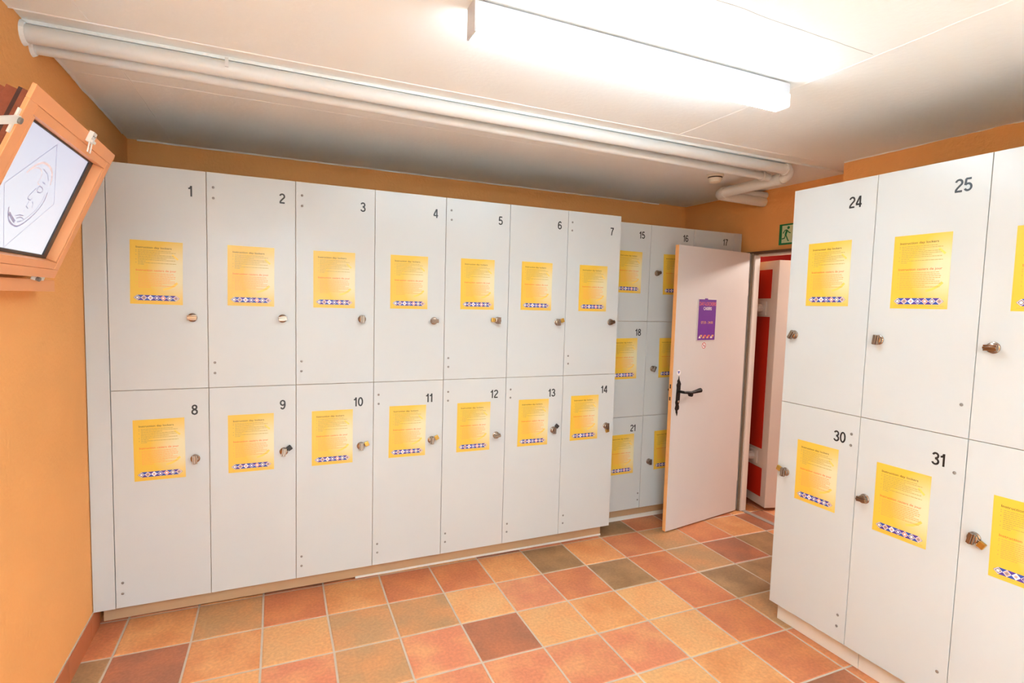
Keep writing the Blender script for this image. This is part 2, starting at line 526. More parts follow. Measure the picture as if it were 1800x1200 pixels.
# ---- tile skirting on the left wall
sk = MB()
rr = random.Random(4)
y = YF
while y < 0.085:
    y1 = min(y + 0.31, 0.09)
    sk.box(XL, XL + .0065, y + .002, y1 - .002, 0.0, .107, 0)
    y = y1
sk.box(XL, XL + .004, YF, .09, 0.0, .113, 1)
struct(sk.build('baseboard_left', ['skirting_tile' if 'skirting_tile' in MATS else mat('skirting_tile', rgb(196, 112, 70), .5, noise=(5, .18)).name, 'grout']))

# ---- doorway frame, threshold
fr = MB()
fr.box(4.575, 4.634, DJ + .012, DJ + .076, 0, 2.062, 0)            # hinge jamb
fr.box(4.560, 4.579, DJ + .001, DJ + .012, 0, 2.05, 1)             # grey gasket
fr.box(4.579, 4.634, DJ - .012, DJ + .012, 0, 2.035, 0)            # white reveal
fr.box(4.575, XD + .125, -.757, DJ + .076, 2.046, 2.064, 2)            # head
fr.box(XD + .01, XD + .075, -.757, DJ + .01, 2.032, 2.046, 0)
fr.box(XD + .0, XD + .12, -.757, -.735, 0, 2.05, 0)                        # latch jamb
struct(fr.build('trim_1', ['white_steel', 'grey_gasket', 'frame_brown'], bevel=.0015))
struct(MB().box(4.588, 4.63, -.757, DJ + .02, -.004, .004).build('trim_2', 'threshold_grey', bevel=.001))

# ---- room door leaf, open into the room (hinge at its right end)
hx, hy = 4.53581, 0.10043
ang = math.atan2(hy + 0.0342117, hx - 3.72135)
LW_, LT = 0.8255, 0.030
door = struct(bpy.data.objects.new('door_1', None)); COL.objects.link(door)
door.location = (3.72135, -0.0342117, 0); door.rotation_euler = (0, 0, ang)
door['label'] = 'pale pink room door standing open, hinged at the doorway'
lf = MB()
lf.box(0, LW_, 0, LT, .010, 2.05, 0)
lf.box(-.0015, 0, .0005, LT, .010, 2.05, 1)
lf.box(-.003, -.0015, .008, .022, .93, 1.11, 2)
leaf = lf.build('leaf', ['leaf_paint', 'leaf_edge', 'leaf_edge'], door, bevel=.0015)
lk_ = MB().box(-.0045, -.003, .010, .020, 1.045, 1.075).box(-.0045, -.003, .010, .020, .96, .985)
lk_.build('lock_strike', 'dark_slot', door)
# forged escutcheon with ragged outline
esc = [(.058, .846), (.064, .868), (.062, .885), (.076, .893), (.078, .91), (.070, .93), (.080, .945), (.082, 1.0), (.083, 1.06), (.086, 1.075), (.078, 1.09), (.068, 1.105), (.062, 1.133),
       (.057, 1.11), (.046, 1.10), (.050, 1.085), (.040, 1.07), (.044, 1.05), (.042, 1.0), (.040, .96), (.036, .945), (.042, .925), (.034, .90), (.044, .885), (.046, .87), (.052, .862)]
hp = MB().prism(esc, -.005, 0, 0)
hp.lathe([(.010, 0), (.010, .006), (.006, .008)], (.062, -.005, .951), (0, -1, 0), 14, 1)
handle_plate = hp.build('handle_plate', ['wrought_iron', 'steel'], door, bevel=.0015)
hv = MB()
hv.tube([(.066, -.004, 1.022), (.066, -.05, 1.022)], .010, 12)
hv.tube([(.060, -.05, 1.022), (.10, -.052, 1.019), (.135, -.052, 1.012), (.15, -.052, 1.016), (.19, -.052, 1.020), (.245, -.05, 1.026), (.252, -.05, 1.026)], [.009, .010, .014, .010, .0125, .017, .012], 12)
hv.lathe([(.0145, -.012), (.016, 0), (.0145, .012)], (.135, -.052, 1.003), (0, 1, 0), 12)
hv.build('lever_handle', 'wrought_iron', door, smooth=True)
hb = MB().tube([(.066, LT, 1.022), (.066, LT + .05, 1.022)], .010, 12).tube([(.06, LT + .05, 1.022), (.20, LT + .05, 1.026)], [.010, .014], 12)
hb.build('lever_handle', 'wrought_iron', door, smooth=True)
hg = MB().tube([(LW_ + .008, .012, .25), (LW_ + .008, .012, .35)], .008, 10)
hg.build('hinge', 'white_steel', door); MB().tube([(LW_ + .008, .012, 1.72), (LW_ + .008, .012, 1.82)], .008, 10).build('hinge', 'white_steel', door)

def on_leaf(u, z, n=0.0):
    return (3.72135 + u * math.cos(ang) + n * math.sin(ang), -0.0342117 + u * math.sin(ang) - n * math.cos(ang), z)

# ---- shelter door standing beyond the doorway
ang2 = math.atan2(0.185, 0.05)
sd = struct(bpy.data.objects.new('door_2', None)); COL.objects.link(sd)
sd.location = (4.76, 0.017, 0)
# local x runs along -d1 (so that the red face, seen from the room, faces local -y)
sd.rotation_euler = (0, 0, ang2 - PI)
sd['label'] = 'thick white steel shelter door with red panels, beyond the doorway'
def SX(s_): return -s_
slab = MB().prism([(-.9, .026), (0, .026), (0, 2.006), (-.9, 2.006)], 0, .19)
slab.build('slab', 'cream_paint', sd, bevel=.004)
for z0, z1 in ((1.708, 1.938), (.49, 1.56), (.10, .333)):
    MB().box(-.82, -.08 if z0 > .4 else -.063, -.0035, 0.0, z0, z1).build('red_panel', 'red_paint', sd)
for zc, zl in ((1.628, None), (.41, .10)):
    lv = MB()
    lv.box(-.225, -.125, -.012, 0, zc - .055, zc + .055)
    lv.lathe([(.034, 0), (.034, .03), (.026, .045), (.024, .075), (.016, .08)], (-.185, -.012, zc), (0, -1, 0), 8)
    if zl:
        lv.tube([(-.20, -.06, zc - .02), (-.215, -.075, zc - .12), (-.215, -.075, zl)], [.016, .018, .02], 8)
    else:
        lv.tube([(-.20, -.06, zc + .01), (-.27, -.075, zc + .02), (-.44, -.075, zc + .03)], [.02, .02, .022], 8)
    lv.build('lever', 'cream_paint', sd, bevel=.002)
bt = MB()
for k in range(2):
    bt.lathe([(.004, 0), (.004, .003)], (-.012 + .008 * k, .02 + .012 * k, 2.006), (0, 0, 1), 8)
bt.build('bolt', 'dark_slot', sd)
tag(MB().tube([(5.02, .05, 1.99), (5.0, .03, 2.08), (4.99, .0, 2.10), (5.0, -.03, 2.08), (5.02, -.035, 1.99)], .008, 10).build('cable_loop', 'black_cable', smooth=True),
    'black cable loop above the red and white shelter door', 'cable')

# ================================================================== LOCKERS
DATA = {
    1:{'n': (0.335, 0.947), 'k': (0.335, 0.346), 'p': (0.192, 0.554, -0.689)},
    2:{'n': (0.337, 0.953), 'k': (0.337, 0.346), 's': [(0.03, 0.975), (0.03, 0.924), (0.028, 0.125), (0.028, 0.073)], 'p': (0.193, 0.555, -0.414)},
    3:{'n': (0.336, 0.948), 'k': (0.335, 0.348), 's': [(0.031, 0.978), (0.031, 0.925), (0.028, 0.124), (0.027, 0.072)], 'p': (0.191, 0.554, -0.059)},
    4:{'n': (0.338, 0.951), 'k': (0.338, 0.343), 'p': (0.192, 0.557, 0.08)},
    5:{'n': (0.337, 0.944), 'k': (0.333, 0.35), 's': [(0.031, 0.977), (0.033, 0.924), (0.028, 0.127), (0.029, 0.075)], 'p': (0.2, 0.561, 0.286)},
    6:{'n': (0.339, 0.95), 'k': (0.343, 0.344), 'p': (0.19, 0.564, -0.229)},
    7:{'n': (0.33, 0.941), 'k': (0.342, 0.348), 's': [(0.03, 0.976), (0.03, 0.925), (0.031, 0.127), (0.033, 0.077)], 'p': (0.2, 0.565, 0.091)},
    8:{'n': (0.338, 0.944), 'k': (0.338, 0.7), 's': [(0.029, 0.124), (0.028, 0.071)], 'p': (0.19, 0.76, 0.515)},
    9:{'n': (0.336, 0.948), 'k': (0.341, 0.701), 'p': (0.188, 0.759, 0.051)},
    10:{'n': (0.319, 0.944), 'k': (0.333, 0.698), 's': [(0.027, 0.118), (0.027, 0.066)], 'p': (0.184, 0.757, -0.002)},
    11:{'n': (0.319, 0.947), 'k': (0.333, 0.7), 's': [(0.028, 0.978), (0.029, 0.927), (0.028, 0.123), (0.029, 0.073)], 'p': (0.193, 0.761, -0.457)},
    12:{'n': (0.324, 0.952), 'k': (0.341, 0.697), 's': [(0.031, 0.977), (0.031, 0.925), (0.029, 0.123), (0.029, 0.071)], 'p': (0.194, 0.758, -0.293)},
    13:{'n': (0.321, 0.942), 'k': (0.338, 0.701), 's': [(0.032, 0.975), (0.032, 0.924), (0.032, 0.124), (0.031, 0.072)], 'p': (0.194, 0.758, -0.554)},
    14:{'n': (0.317, 0.948), 'k': (0.34, 0.701), 's': [(0.035, 0.122), (0.034, 0.07)], 'p': (0.17, 0.766, 0.004)},
    15:{'n': (0.322, 0.619), 'p': (0.224, 0.351, -0.597)},
    16:{'n': (0.32, 0.624), 'k': (0.067, 0.354), 'p': (0.231, 0.35, 1.299)},
    17:{'n': (0.313, 0.622)},
    18:{'n': (0.324, 0.619), 'p': (0.216, 0.428, 0.752)},
    19:{'k': (0.066, 0.35), 'p': (0.227, 0.43, 0.939)},
    20:{}, 23:{},
    21:{'n': (0.316, 0.613), 's': [(0.384, 0.114), (0.384, 0.064)], 'p': (0.224, 0.422, 0.531)},
    22:{'k': (0.069, 0.349), 'p': (0.221, 0.431, 1.509)},
    24:{'n': (0.312, 0.946), 'k': (0.048, 0.34), 'p': (0.204, 0.632, 0.499)},
    25:{'n': (0.319, 0.945), 'k': (0.053, 0.345), 's': [(0.373, 0.124)], 'p': (0.193, 0.628, 0.233)},
    26:{'k': (0.052, 0.346), 'p': (0.195, 0.627, 0.275)},
    30:{'n': (0.316, 0.941), 'k': (0.05, 0.698), 's': [(0.37, 0.965), (0.37, 0.914), (0.367, 0.122), (0.365, 0.069)], 'p': (0.212, 0.731, 0.221)},
    31:{'n': (0.314, 0.948), 'k': (0.044, 0.697), 's': [(0.37, 0.911), (0.37, 0.119)], 'p': (0.19, 0.725, 0.074)},
    32:{'k': (0.046, 0.692), 'p': (0.2, 0.723, 0.77)},
}
KNOB_ANGLE = {1: 0, 2: 5, 3: 90, 4: 0, 5: 85, 6: 95, 7: 10, 8: 90, 9: 80, 10: 88, 11: 86, 12: 10, 13: 88, 14: 92, 16: 20, 19: 60, 22: 90, 24: 60, 25: 82, 26: 2, 30: 86, 31: 5, 32: 80}

def build_knob(parent):
    k = MB()
    k.lathe([(.0205, 0), (.0215, .0015), (.0205, .004), (.0165, .006), (.0165, .013), (.018, .014), (.018, .017), (.015, .019)], (0, 0, 0), (0, -1, 0), 28, 0)
    # grip bar across the face, with a ridge along it
    for zc, hh, d in ((.0, .0045, .033), (.0078, .003, .029), (-.0078, .003, .029)):
        k.box(-.0205, .0205, -d, -.016, zc - hh, zc + hh, 0)
    k.box(-.017, .017, -.026, -.016, -.0105, .0105, 1)
    return k.build('lock_knob', ['chrome', 'dark_slot'], parent, bevel=.0016, smooth=True)
def build_cap(parent):
    s_ = MB().lathe([(.0062, 0), (.0062, .001), (.0045, .0022), (.001, .0024)], (0, 0, 0), (0, -1, 0), 14)
    return s_.build('screw_cap', 'screw_grey', parent, smooth=True)

LOCKER_PROTO = {}
def locker(num, label, ox, oy, oz, rotz, wd, hh, depth, group):
    key = (round(wd, 4), round(hh, 4), depth)
    if key not in LOCKER_PROTO:
        t = bpy.data.objects.new('locker', None); COL.objects.link(t); t.empty_display_size = .05
        cb = MB().box(.0003, wd - .0003, .0088, depth, .0003, hh - .0003)
        cb.m = [1, 1, 0, 1, 1, 1]                              # only the front edges are bare board
        cb.build('carcass', ['carcass', 'white_laminate'], t)
        MB().box(.0013, wd - .0013, 0, .008, .0013, hh - .0013).build('door', 'white_laminate', t, bevel=.0008)
        LOCKER_PROTO[key] = t
        L = t
    else:
        L = copy_tree(LOCKER_PROTO[key])
        for ch in list(L.children):
            for g_ in list(ch.children):
                bpy.data.objects.remove(g_)
    L.location = (ox, oy, oz); L.rotation_euler = (0, 0, rotz)
    tag(L, label, 'locker', group)
    dr = [ch for ch in L.children if ch.name.startswith('door')][0]
    d = DATA.get(num, {})
    if 'n' in d:
        n = MB(); u, v = d['n']
        add_number(n, str(num), .050, u, v - .025, -.0006)
        n.build('number', 'black_vinyl', dr)
    if 'k' in d:
        k = build_knob(dr) if not KN else KN[0].copy()
        if KN:
            COL.objects.link(k); k.parent = dr
        else:
            KN.append(k)
        u, v = d['k']
        k.location = (u, 0, v); k.rotation_euler = (0, math.radians(-KNOB_ANGLE.get(num, 0)), 0)
    for u, v in d.get('s', []):
        if SC:
            s_ = SC[0].copy(); COL.objects.link(s_); s_.parent = dr
        else:
            s_ = build_cap(dr); SC.append(s_)
        s_.location = (u, 0, v); s_.rotation_euler = (0, rnd.uniform(0, 3), 0)
    return L
KN, SC = [], []

PLACE = {}
for n in range(1, 15):
    cidx = (n - 1) % 7; top = n <= 7
    ox, oz = AX0 + AW * cidx, (ZM if top else ZB)
    PLACE[n] = (ox, 0.0, oz, 0.0)
    hh = (ZT - ZM) if top else (ZM - ZB)
    lab = 'white locker with the number %d on its door, %s row of the long left bank' % (n, 'upper' if top else 'lower')
    locker(n, lab, ox, 0.0, oz, 0.0, AW, hh, .88, 'lockers of the left bank')
hB = (ZT - ZB) / 3
PLAIN = {19: 'white locker with no number visible, right of locker 18, partly behind the open door',
         22: 'white locker with no number visible, right of locker 21, partly behind the open door',
         20: 'white locker of the rear bank, middle row, hidden behind the open door',
         23: 'white locker of the rear bank, bottom row, hidden behind the open door'}
for n in range(15, 24):
    cidx, row = (n - 15) % 3, (n - 15) // 3
    ox, oz = BX0 + BW * cidx, ZB + hB * (2 - row)
    PLACE[n] = (ox, BY, oz, 0.0)
    lab = PLAIN.get(n) or 'white locker with the number %d on its door, %s row of the rear bank' % (n, ('top', 'middle', 'bottom')[row])
    locker(n, lab, ox, BY, oz, 0.0, BW, hB, .70, 'lockers of the rear bank')
CL = {26: 'white locker cut by the right picture edge, upper row, right of locker 25',
      32: 'white locker cut by the right picture edge, lower row, right of locker 31',
      27: 'fourth white locker of the right bank, upper row, outside the picture',
      33: 'fourth white locker of the right bank, lower row, outside the picture'}
for n in (24, 25, 26, 27, 30, 31, 32, 33):
    cidx, top = (n - 24) % 6, n < 30
    oy, oz = CY0 - CW * cidx, (ZM if top else ZB)
    PLACE[n] = (CX, oy, oz, -PI / 2)
    lab = CL.get(n) or 'white locker with the number %d on its door, %s row of the right bank' % (n, 'upper' if top else 'lower')
    locker(n, lab, CX, oy, oz, -PI / 2, CW, (ZT - ZM) if top else (ZM - ZB), .80, 'lockers of the right bank')

def on_door(n, u, v, out=0.0):
    ox, oy, oz, rz = PLACE[n]
    cc, ss = math.cos(rz), math.sin(rz)
    return (ox + cc * u + ss * out, oy + ss * u - cc * out, oz + v)

# filler panels and plinths
tag(MB().box(XL + .003, AX0 - .0016, 0.0, .019, ZB, ZT).build('filler_panel', 'white_laminate', bevel=.0008),
    'narrow white filler strip between the orange left wall and locker 1', 'panel')
tag(MB().box(BX0 + 3 * BW + .0016, 4.543, BY, BY + .019, ZB, ZT).build('filler_panel', 'white_laminate', bevel=.0008),
    'narrow white filler strip right of locker 17 beside the orange wall', 'panel')
def plinth(label, parts):
    t = thing('plinth', label, 'plinth')
    b = MB()
    for q in parts['boards']:
        b.box(*q)
    b.build('board', parts.get('mat', 'plinth'), t, bevel=.001)
    if parts.get('seal'):
        s_ = MB()
        for q in parts['seal']:
            s_.box(*q)
        s_.build('seal_strip', 'seal_strip', t)
    return t
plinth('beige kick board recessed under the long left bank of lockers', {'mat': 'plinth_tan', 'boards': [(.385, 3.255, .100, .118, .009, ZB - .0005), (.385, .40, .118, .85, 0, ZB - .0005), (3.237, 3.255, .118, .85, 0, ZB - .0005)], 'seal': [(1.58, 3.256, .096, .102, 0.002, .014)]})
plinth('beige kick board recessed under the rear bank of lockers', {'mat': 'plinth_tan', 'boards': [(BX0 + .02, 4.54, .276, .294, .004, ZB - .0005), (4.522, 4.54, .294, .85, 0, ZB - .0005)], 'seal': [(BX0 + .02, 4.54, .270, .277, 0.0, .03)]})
plinth('white kick board recessed under the right bank of lockers', {'boards': [(3.570, 3.588, -1.535, -1.104, .001, ZB - .0005), (3.570, 3.588, -2.72, -1.5375, .001, ZB - .0005), (3.588, 4.25, -1.122, -1.104, 0, ZB - .0005)]})
# ================================================================== INSTRUCTION SHEETS
def build_sheet():
    t = bpy.data.objects.new('instruction_sheet', None); COL.objects.link(t); t.empty_display_size = .05
    W, Hh = .1055, .148
    MB().box(-W, W, -.0008, 0, -Hh, Hh).build('paper', 'yellow_sheet', t)
    Y = -.0011
    rr = random.Random(11)
    p = MB()
    # printed brush strokes in stronger yellow
    p.ribbon([(.025, -.078), (.05, -.070), (.07, -.058), (.083, -.044)], .010, -.0010, 0)
    p.build('brush_stroke', 'yellow_print', t)
    p = MB()
    p.ribbon([(.062, .088), (.075, .076), (.086, .066)], .008, -.0010, 0)
    p.build('brush_stroke', 'yellow_print', t)
    h1 = MB(); add_text(h1, 'Instruction day lockers', .0094, -.083, .112, Y, 0, .008, 'LEFT', 1.2)
    h1.build('heading', 'text_dark', t)
    h2 = MB(); add_text(h2, 'Instruction casiers de jour', .0094, -.083, .006, Y, 0, .008, 'LEFT', 1.18)
    h2.build('heading', 'text_red', t)
    def body(z0, lens, m):
        b = MB(); z = z0
        for first, ln in lens:
            if first:
                b.box(-.083, -.080, Y, Y + .0002, z, z + .0032)
            x = -.074
            while x < -.074 + ln:
                wd = min(rr.uniform(.003, .013), -.074 + ln - x)
                b.box(x, x + wd, Y, Y + .0002, z, z + .0024)
                x += wd + .0017
            z -= .0072
        b.build('body_text', m, t)
    body(.101, [(1, .130), (1, .150), (0, .086), (1, .142), (0, .146), (0, .112), (1, .150), (0, .030), (1, .152), (0, .024)], 'text_body')
    body(-.005, [(1, .142), (1, .146), (0, .150), (1, .148), (0, .128), (0, .146), (1, .152), (0, .096), (1, .148), (0, .048)], 'text_orange')
    # picture strip: a pointed band of photo diamonds between blue and violet triangles
    s_ = MB(); zc, hh = -.118, .0125
    n = 7; x0, x1 = -.090, .090; dx = (x1 - x0) / n
    y1, y2 = -.0010, -.0013
    s_.flat([(x0 + .012, zc - hh), (x1 - .012, zc - hh), (x1 + .002, zc), (x1 - .012, zc + hh), (x0 + .012, zc + hh), (x0 - .002, zc)], y1, 0)
    fills = [4, 3, 5, 1, 6, 4, 3]
    for i in range(n):
        cx = x0 + dx * (i + .5)
        s_.flat([(cx, zc - hh), (cx + dx / 2, zc), (cx, zc + hh), (cx - dx / 2, zc)], y2, 2)
        s_.flat([(cx, zc - hh + .002), (cx + dx / 2 - .002, zc), (cx, zc + hh - .002), (cx - dx / 2 + .002, zc)], y2 - .0001, fills[i])
        s_.flat([(cx - .004, zc - .004), (cx + .003, zc - .005), (cx + .005, zc + .002), (cx, zc + .005), (cx - .005, zc + .002)], y2 - .0002, [2, 4, 3, 2, 2, 5, 4][i])
        if i < n - 1 :
            e = cx + dx / 2
            s_.flat([(e, zc + .001), (e + dx / 2 - .001, zc + hh), (e - dx / 2 + .001, zc + hh)], y2 - .0001, 1 if i % 2 else 0)
            s_.flat([(e, zc - .001), (e - dx / 2 + .001, zc - hh), (e + dx / 2 - .001, zc - hh)], y2 - .0001, 0 if i % 2 else 1)
    s_.build('picture_strip', ['strip_blue', 'strip_violet', 'strip_white', 'strip_rose', 'strip_grey', 'strip_white', 'strip_ember'], t)
    f_ = MB(); x = -.09
    while x < .085:
        wd = rr.uniform(.005, .016); f_.box(x, x + wd, Y, Y + .0002, -.1385, -.1370); x += wd + .002
    f_.build('footer_text', 'text_orange', t)
    return t
sheet0 = build_sheet()
first = True
SHEET_NOTE = {1: 'faded yellow instruction sheet with a peeled pale patch on locker 1',
              12: 'yellow instruction sheet with curled lower corners on locker 12',
              14: 'yellow instruction sheet on locker 14, placed left of its latch',
              15: 'yellow instruction sheet on locker 15, its left edge hidden by locker 7',
              16: 'yellow instruction sheet on locker 16, half hidden by the open door',
              18: 'yellow instruction sheet on locker 18 in the middle row of the rear bank',
              19: 'yellow instruction sheet half hidden by the open door, right of locker 18',
              21: 'yellow instruction sheet on locker 21 in the bottom row of the rear bank',
              22: 'yellow instruction sheet half hidden by the open door, right of locker 21',
              26: 'yellow instruction sheet cut by the right picture edge, right of locker 25',
              32: 'yellow instruction sheet cut by the right picture edge, right of locker 31'}
for n in sorted(DATA):
    if 'p' not in DATA[n]:
        continue
    u, v, a = DATA[n]['p']
    t = sheet0 if first else copy_tree(sheet0)
    first = False
    t.location = on_door(n, u, v, .0002)
    t.rotation_euler = (0, -math.radians(a), PLACE[n][3])
    tag(t, SHEET_NOTE.get(n) or 'yellow instruction sheet stuck on the door of locker %d' % n, 'notice', 'yellow instruction sheets on the lockers')

# ================================================================== PADLOCKS
def build_padlock(body_mat):
    t = bpy.data.objects.new('padlock', None); COL.objects.link(t); t.empty_display_size = .03
    MB().box(-.0125, .0125, -.0065, .0065, -.023, 0).build('body', body_mat, t, bevel=.0022)
    pts = [(-.0075, 0, -.002), (-.0075, 0, .010)] + [(-.0075 * math.cos(PI * k / 8), 0, .010 + .0075 * math.sin(PI * k / 8)) for k in range(1, 8)] + [(.0075, 0, .010), (.0075, 0, -.002)]
    MB().tube(pts, .002, 10).build('shackle', 'steel', t, smooth=True)
    return t
pb, pk = build_padlock('brass'), build_padlock('black_plastic')
used = set()
# locker: (direction the padlock points from the latch, in degrees clockwise from straight down), material
PADS = {5: (95, 0), 6: (-110, 0), 9: (-125, 1), 10: (-110, 0), 11: (-115, 0), 13: (-140, 1), 14: (-12, 0), 30: (110, 0), 32: (-62, 0)}
for n, (deg, dark) in PADS.items():
    src = pk if dark else pb
    t = src if id(src) not in used else copy_tree(src)
    used.add(id(src))
    u, v = DATA[n]['k']
    a = math.radians(deg)
    dx, dz = -math.sin(a), -math.cos(a)
    r0 = .021
    t.location = on_door(n, u + dx * r0, v + dz * r0, .013)
    t.rotation_euler = (0, a, PLACE[n][3])
    tag(t, 'small %s padlock on the latch of %s' % ('black' if dark else 'brass', ('locker %d' % n) if n != 32 else 'the locker right of locker 31'), 'padlock', 'padlocks on the locker latches')

# ================================================================== CEILING: lamp, pipes, detector
def lamp(name, label, x0, x1, y0, y1, glow, rot=0.0, loc=None, sides=True):
    t = thing(name, label, 'lamp', loc or (x0, y0, H))
    L, W = x1 - x0, y1 - y0
    MB().box(0, L, 0.0, W, -.050, -.006).box(.02, L - .02, .016, W - .016, -.006, 0).build('housing', 'lamp_housing', t, bevel=.002)
    d = MB()
    d.prism([(.004, -.097), (L - .003, -.097), (L - .003, -.0505), (.004, -.0505)], .001, W - .001, 0)
    d.m = [2, 2, 0, 1, 1, 1]
    o = d.build('diffuser', [glow, 'diffuser_end', 'diffuser_side' + ('' if sides else '_rear')], t, bevel=.004)
    if not sides:  # shades turn the added rear fill into downlights
        for z0, z1 in ((-.006, -.0025), (W + .0025, W + .006)):
            MB().box(0, L, z0, z1, -.104, -.03).build('side_shade', 'lamp_housing', t)
    e = MB(); e.box(-.004, .0035, -.001, W + .001, -.099, -.001); e.build('end_cap', 'lamp_housing', t, bevel=.002)
    e = MB(); e.box(L - .0025, L + .004, -.001, W + .001, -.098, -.046); e.build('end_cap', 'diffuser_end', t, bevel=.003)
    for x in (.12, .62, L - .09):
        MB().box(x - .006, x + .006, -.0055, -.002, -.072, -.038).build('clip', 'lamp_clip', t, bevel=.001)
    t.rotation_euler = (0, 0, rot)
    return t
lamp('ceiling_light', 'long white fluorescent ceiling light glowing above the lockers', 1.700, 3.033, -1.434, -1.366, 'diffuser_glow')
lamp('ceiling_light', 'unseen fluorescent fill light added behind the viewpoint, outside the picture', 0, 1.333, 0, .068, 'fill_glow_rear', PI, (1.78, -3.6, H), False)  # added fill, lights the room from behind the camera
lamp('ceiling_light', 'unseen fluorescent fill light added by the wall behind the viewpoint', 0, 1.333, 0, .068, 'fill_glow_rear', PI, (1.78, -4.3, H), False)  # added fill, paired with the fixture in front of it

def arc(c0, r, a0, a1, z0, z1, n=8):
    return [(c0[0] + r * math.cos(a0 + (a1 - a0) * k / n), c0[1] + r * math.sin(a0 + (a1 - a0) * k / n), z0 + (z1 - z0) * k / n) for k in range(n + 1)]
# pipe hugging the ceiling, turning along the far wall and out through it
p1 = thing('pipe', 'thick white ceiling pipe running from left wall to the far corner', 'pipe', (XL, -.577, 2.496))
def loc_pts(pts, o): return [tuple(Vector(p) - Vector(o)) for p in pts]
O1 = (XL, -.577, 2.496)
main = [(XL - .02, -.577, 2.496), (2.3, -.568, 2.496), (4.07, -.559, 2.494)] + arc((4.085, -.505), .054, -PI / 2, 0, 2.494, 2.460, 8) + [(4.139, -.02, 2.457)]
MB().tube(loc_pts(main, O1), .031, 24).build('main_run', 'pipe_paint', p1, smooth=True)
cross = [(4.139, -.46, 2.457), (4.139, .01, 2.455)] + arc((4.19, .015), .051, PI, PI / 2, 2.455, 2.447, 8) + [(XD + .03, .066, 2.440)]
MB().tube(loc_pts(cross, O1), .036, 24).build('cross_run', 'pipe_paint', p1, smooth=True)
for q0, q1, r in (((4.065, -.559, 2.494), (4.09, -.559, 2.494), .037), ((4.139, -.49, 2.459), (4.139, -.455, 2.458), .0395), ((4.139, -.01, 2.456), (4.139, .015, 2.456), .041)):
    MB().tube(loc_pts([q0, q1], O1), r, 24).build('coupling', 'pipe_paint', p1, bevel=.002, smooth=True)
MB().tube(loc_pts([(4.30, .085, 2.505 - .012), (XD + .02, .05, 2.505 - .018)], O1), .026, 18).build('branch_stub', 'pipe_paint', p1, smooth=True)
for xc in (.98,):
    MB().tube(loc_pts([(xc, -.5745, 2.496), (xc + .014, -.5745, 2.496)], O1), .0335, 24).box(xc - XL + .001, xc - XL + .013, -.036, -.030, -.004, .03).build('pipe_clamp', 'pipe_paint', p1, smooth=True)
wc = MB().tube([(0, 0, 0), (.012, 0, 0)], [.042, .036], 18)
wc.build('wall_collar', 'ceiling_bead', p1)
O2 = (XL, -.501, 2.482)
p2 = thing('pipe', 'thinner white pipe beside the thick ceiling pipe, further from the lamp', 'pipe', O2)
MB().tube(loc_pts([(XL - .02, -.501, 2.482), (2.3, -.456, 2.480), (4.04, -.416, 2.478), (4.08, -.415, 2.474), (4.098, -.415, 2.472)], O2), .025, 24).build('main_run', 'pipe_paint', p2, smooth=True)
MB().tube(loc_pts([(4.03, -.416, 2.478), (4.052, -.416, 2.478)], O2), .0305, 24).build('coupling', 'pipe_paint', p2, bevel=.002, smooth=True)
MB().tube([(0, 0, 0), (.012, 0, 0)], [.036, .030], 18).build('wall_collar', 'ceiling_bead', p2)

sm = thing('smoke_detector', 'round cream smoke detector on the ceiling behind the pipes', 'smoke detector', (3.915, -.135, H))
MB().lathe([(.056, 0), (.056, .012), (.050, .018)], (0, 0, 0), (0, 0, -1), 28).build('base', 'detector_plastic', sm, smooth=True)
MB().lathe([(.048, .018), (.046, .026)], (0, 0, 0), (0, 0, -1), 28).build('vent_ring', 'dark_slot', sm, smooth=True)
MB().lathe([(.047, .026), (.045, .034), (.036, .052), (.014, .058), (.0, .058)], (0, 0, 0), (0, 0, -1), 28).build('cap', 'detector_plastic', sm, smooth=True)

# ================================================================== SIGNS
es = thing('exit_sign', 'green and pale emergency exit sign with a running figure over the doorway', 'sign', (XD - .001, -.0955, 2.099), -PI / 2)
MB().box(0, .20, -.003, 0, 0, .151).build('sign_board', 'exit_green', es)
MB().box(.024, .19, -.0034, -.003, .013, .140).build('pale_field', 'exit_pale', es)
fg = MB(); y_ = -.0038
fg.flat([(.078 + .011 * math.cos(2 * PI * k / 16), .122 + .011 * math.sin(2 * PI * k / 16)) for k in range(16)], y_)
fg.ribbon([(.068, .107), (.060, .085), (.056, .070)], .017, y_)
fg.ribbon([(.066, .107), (.050, .105), (.042, .095), (.034, .083)], .0075, y_)
fg.ribbon([(.070, .104), (.080, .090), (.098, .082)], .0075, y_)
fg.ribbon([(.058, .072), (.068, .052), (.078, .030), (.086, .026)], .009, y_ - .0001)
fg.ribbon([(.056, .072), (.049, .048), (.026, .044)], .009, y_ - .0002)
fg.build('running_figure', 'exit_green', es)

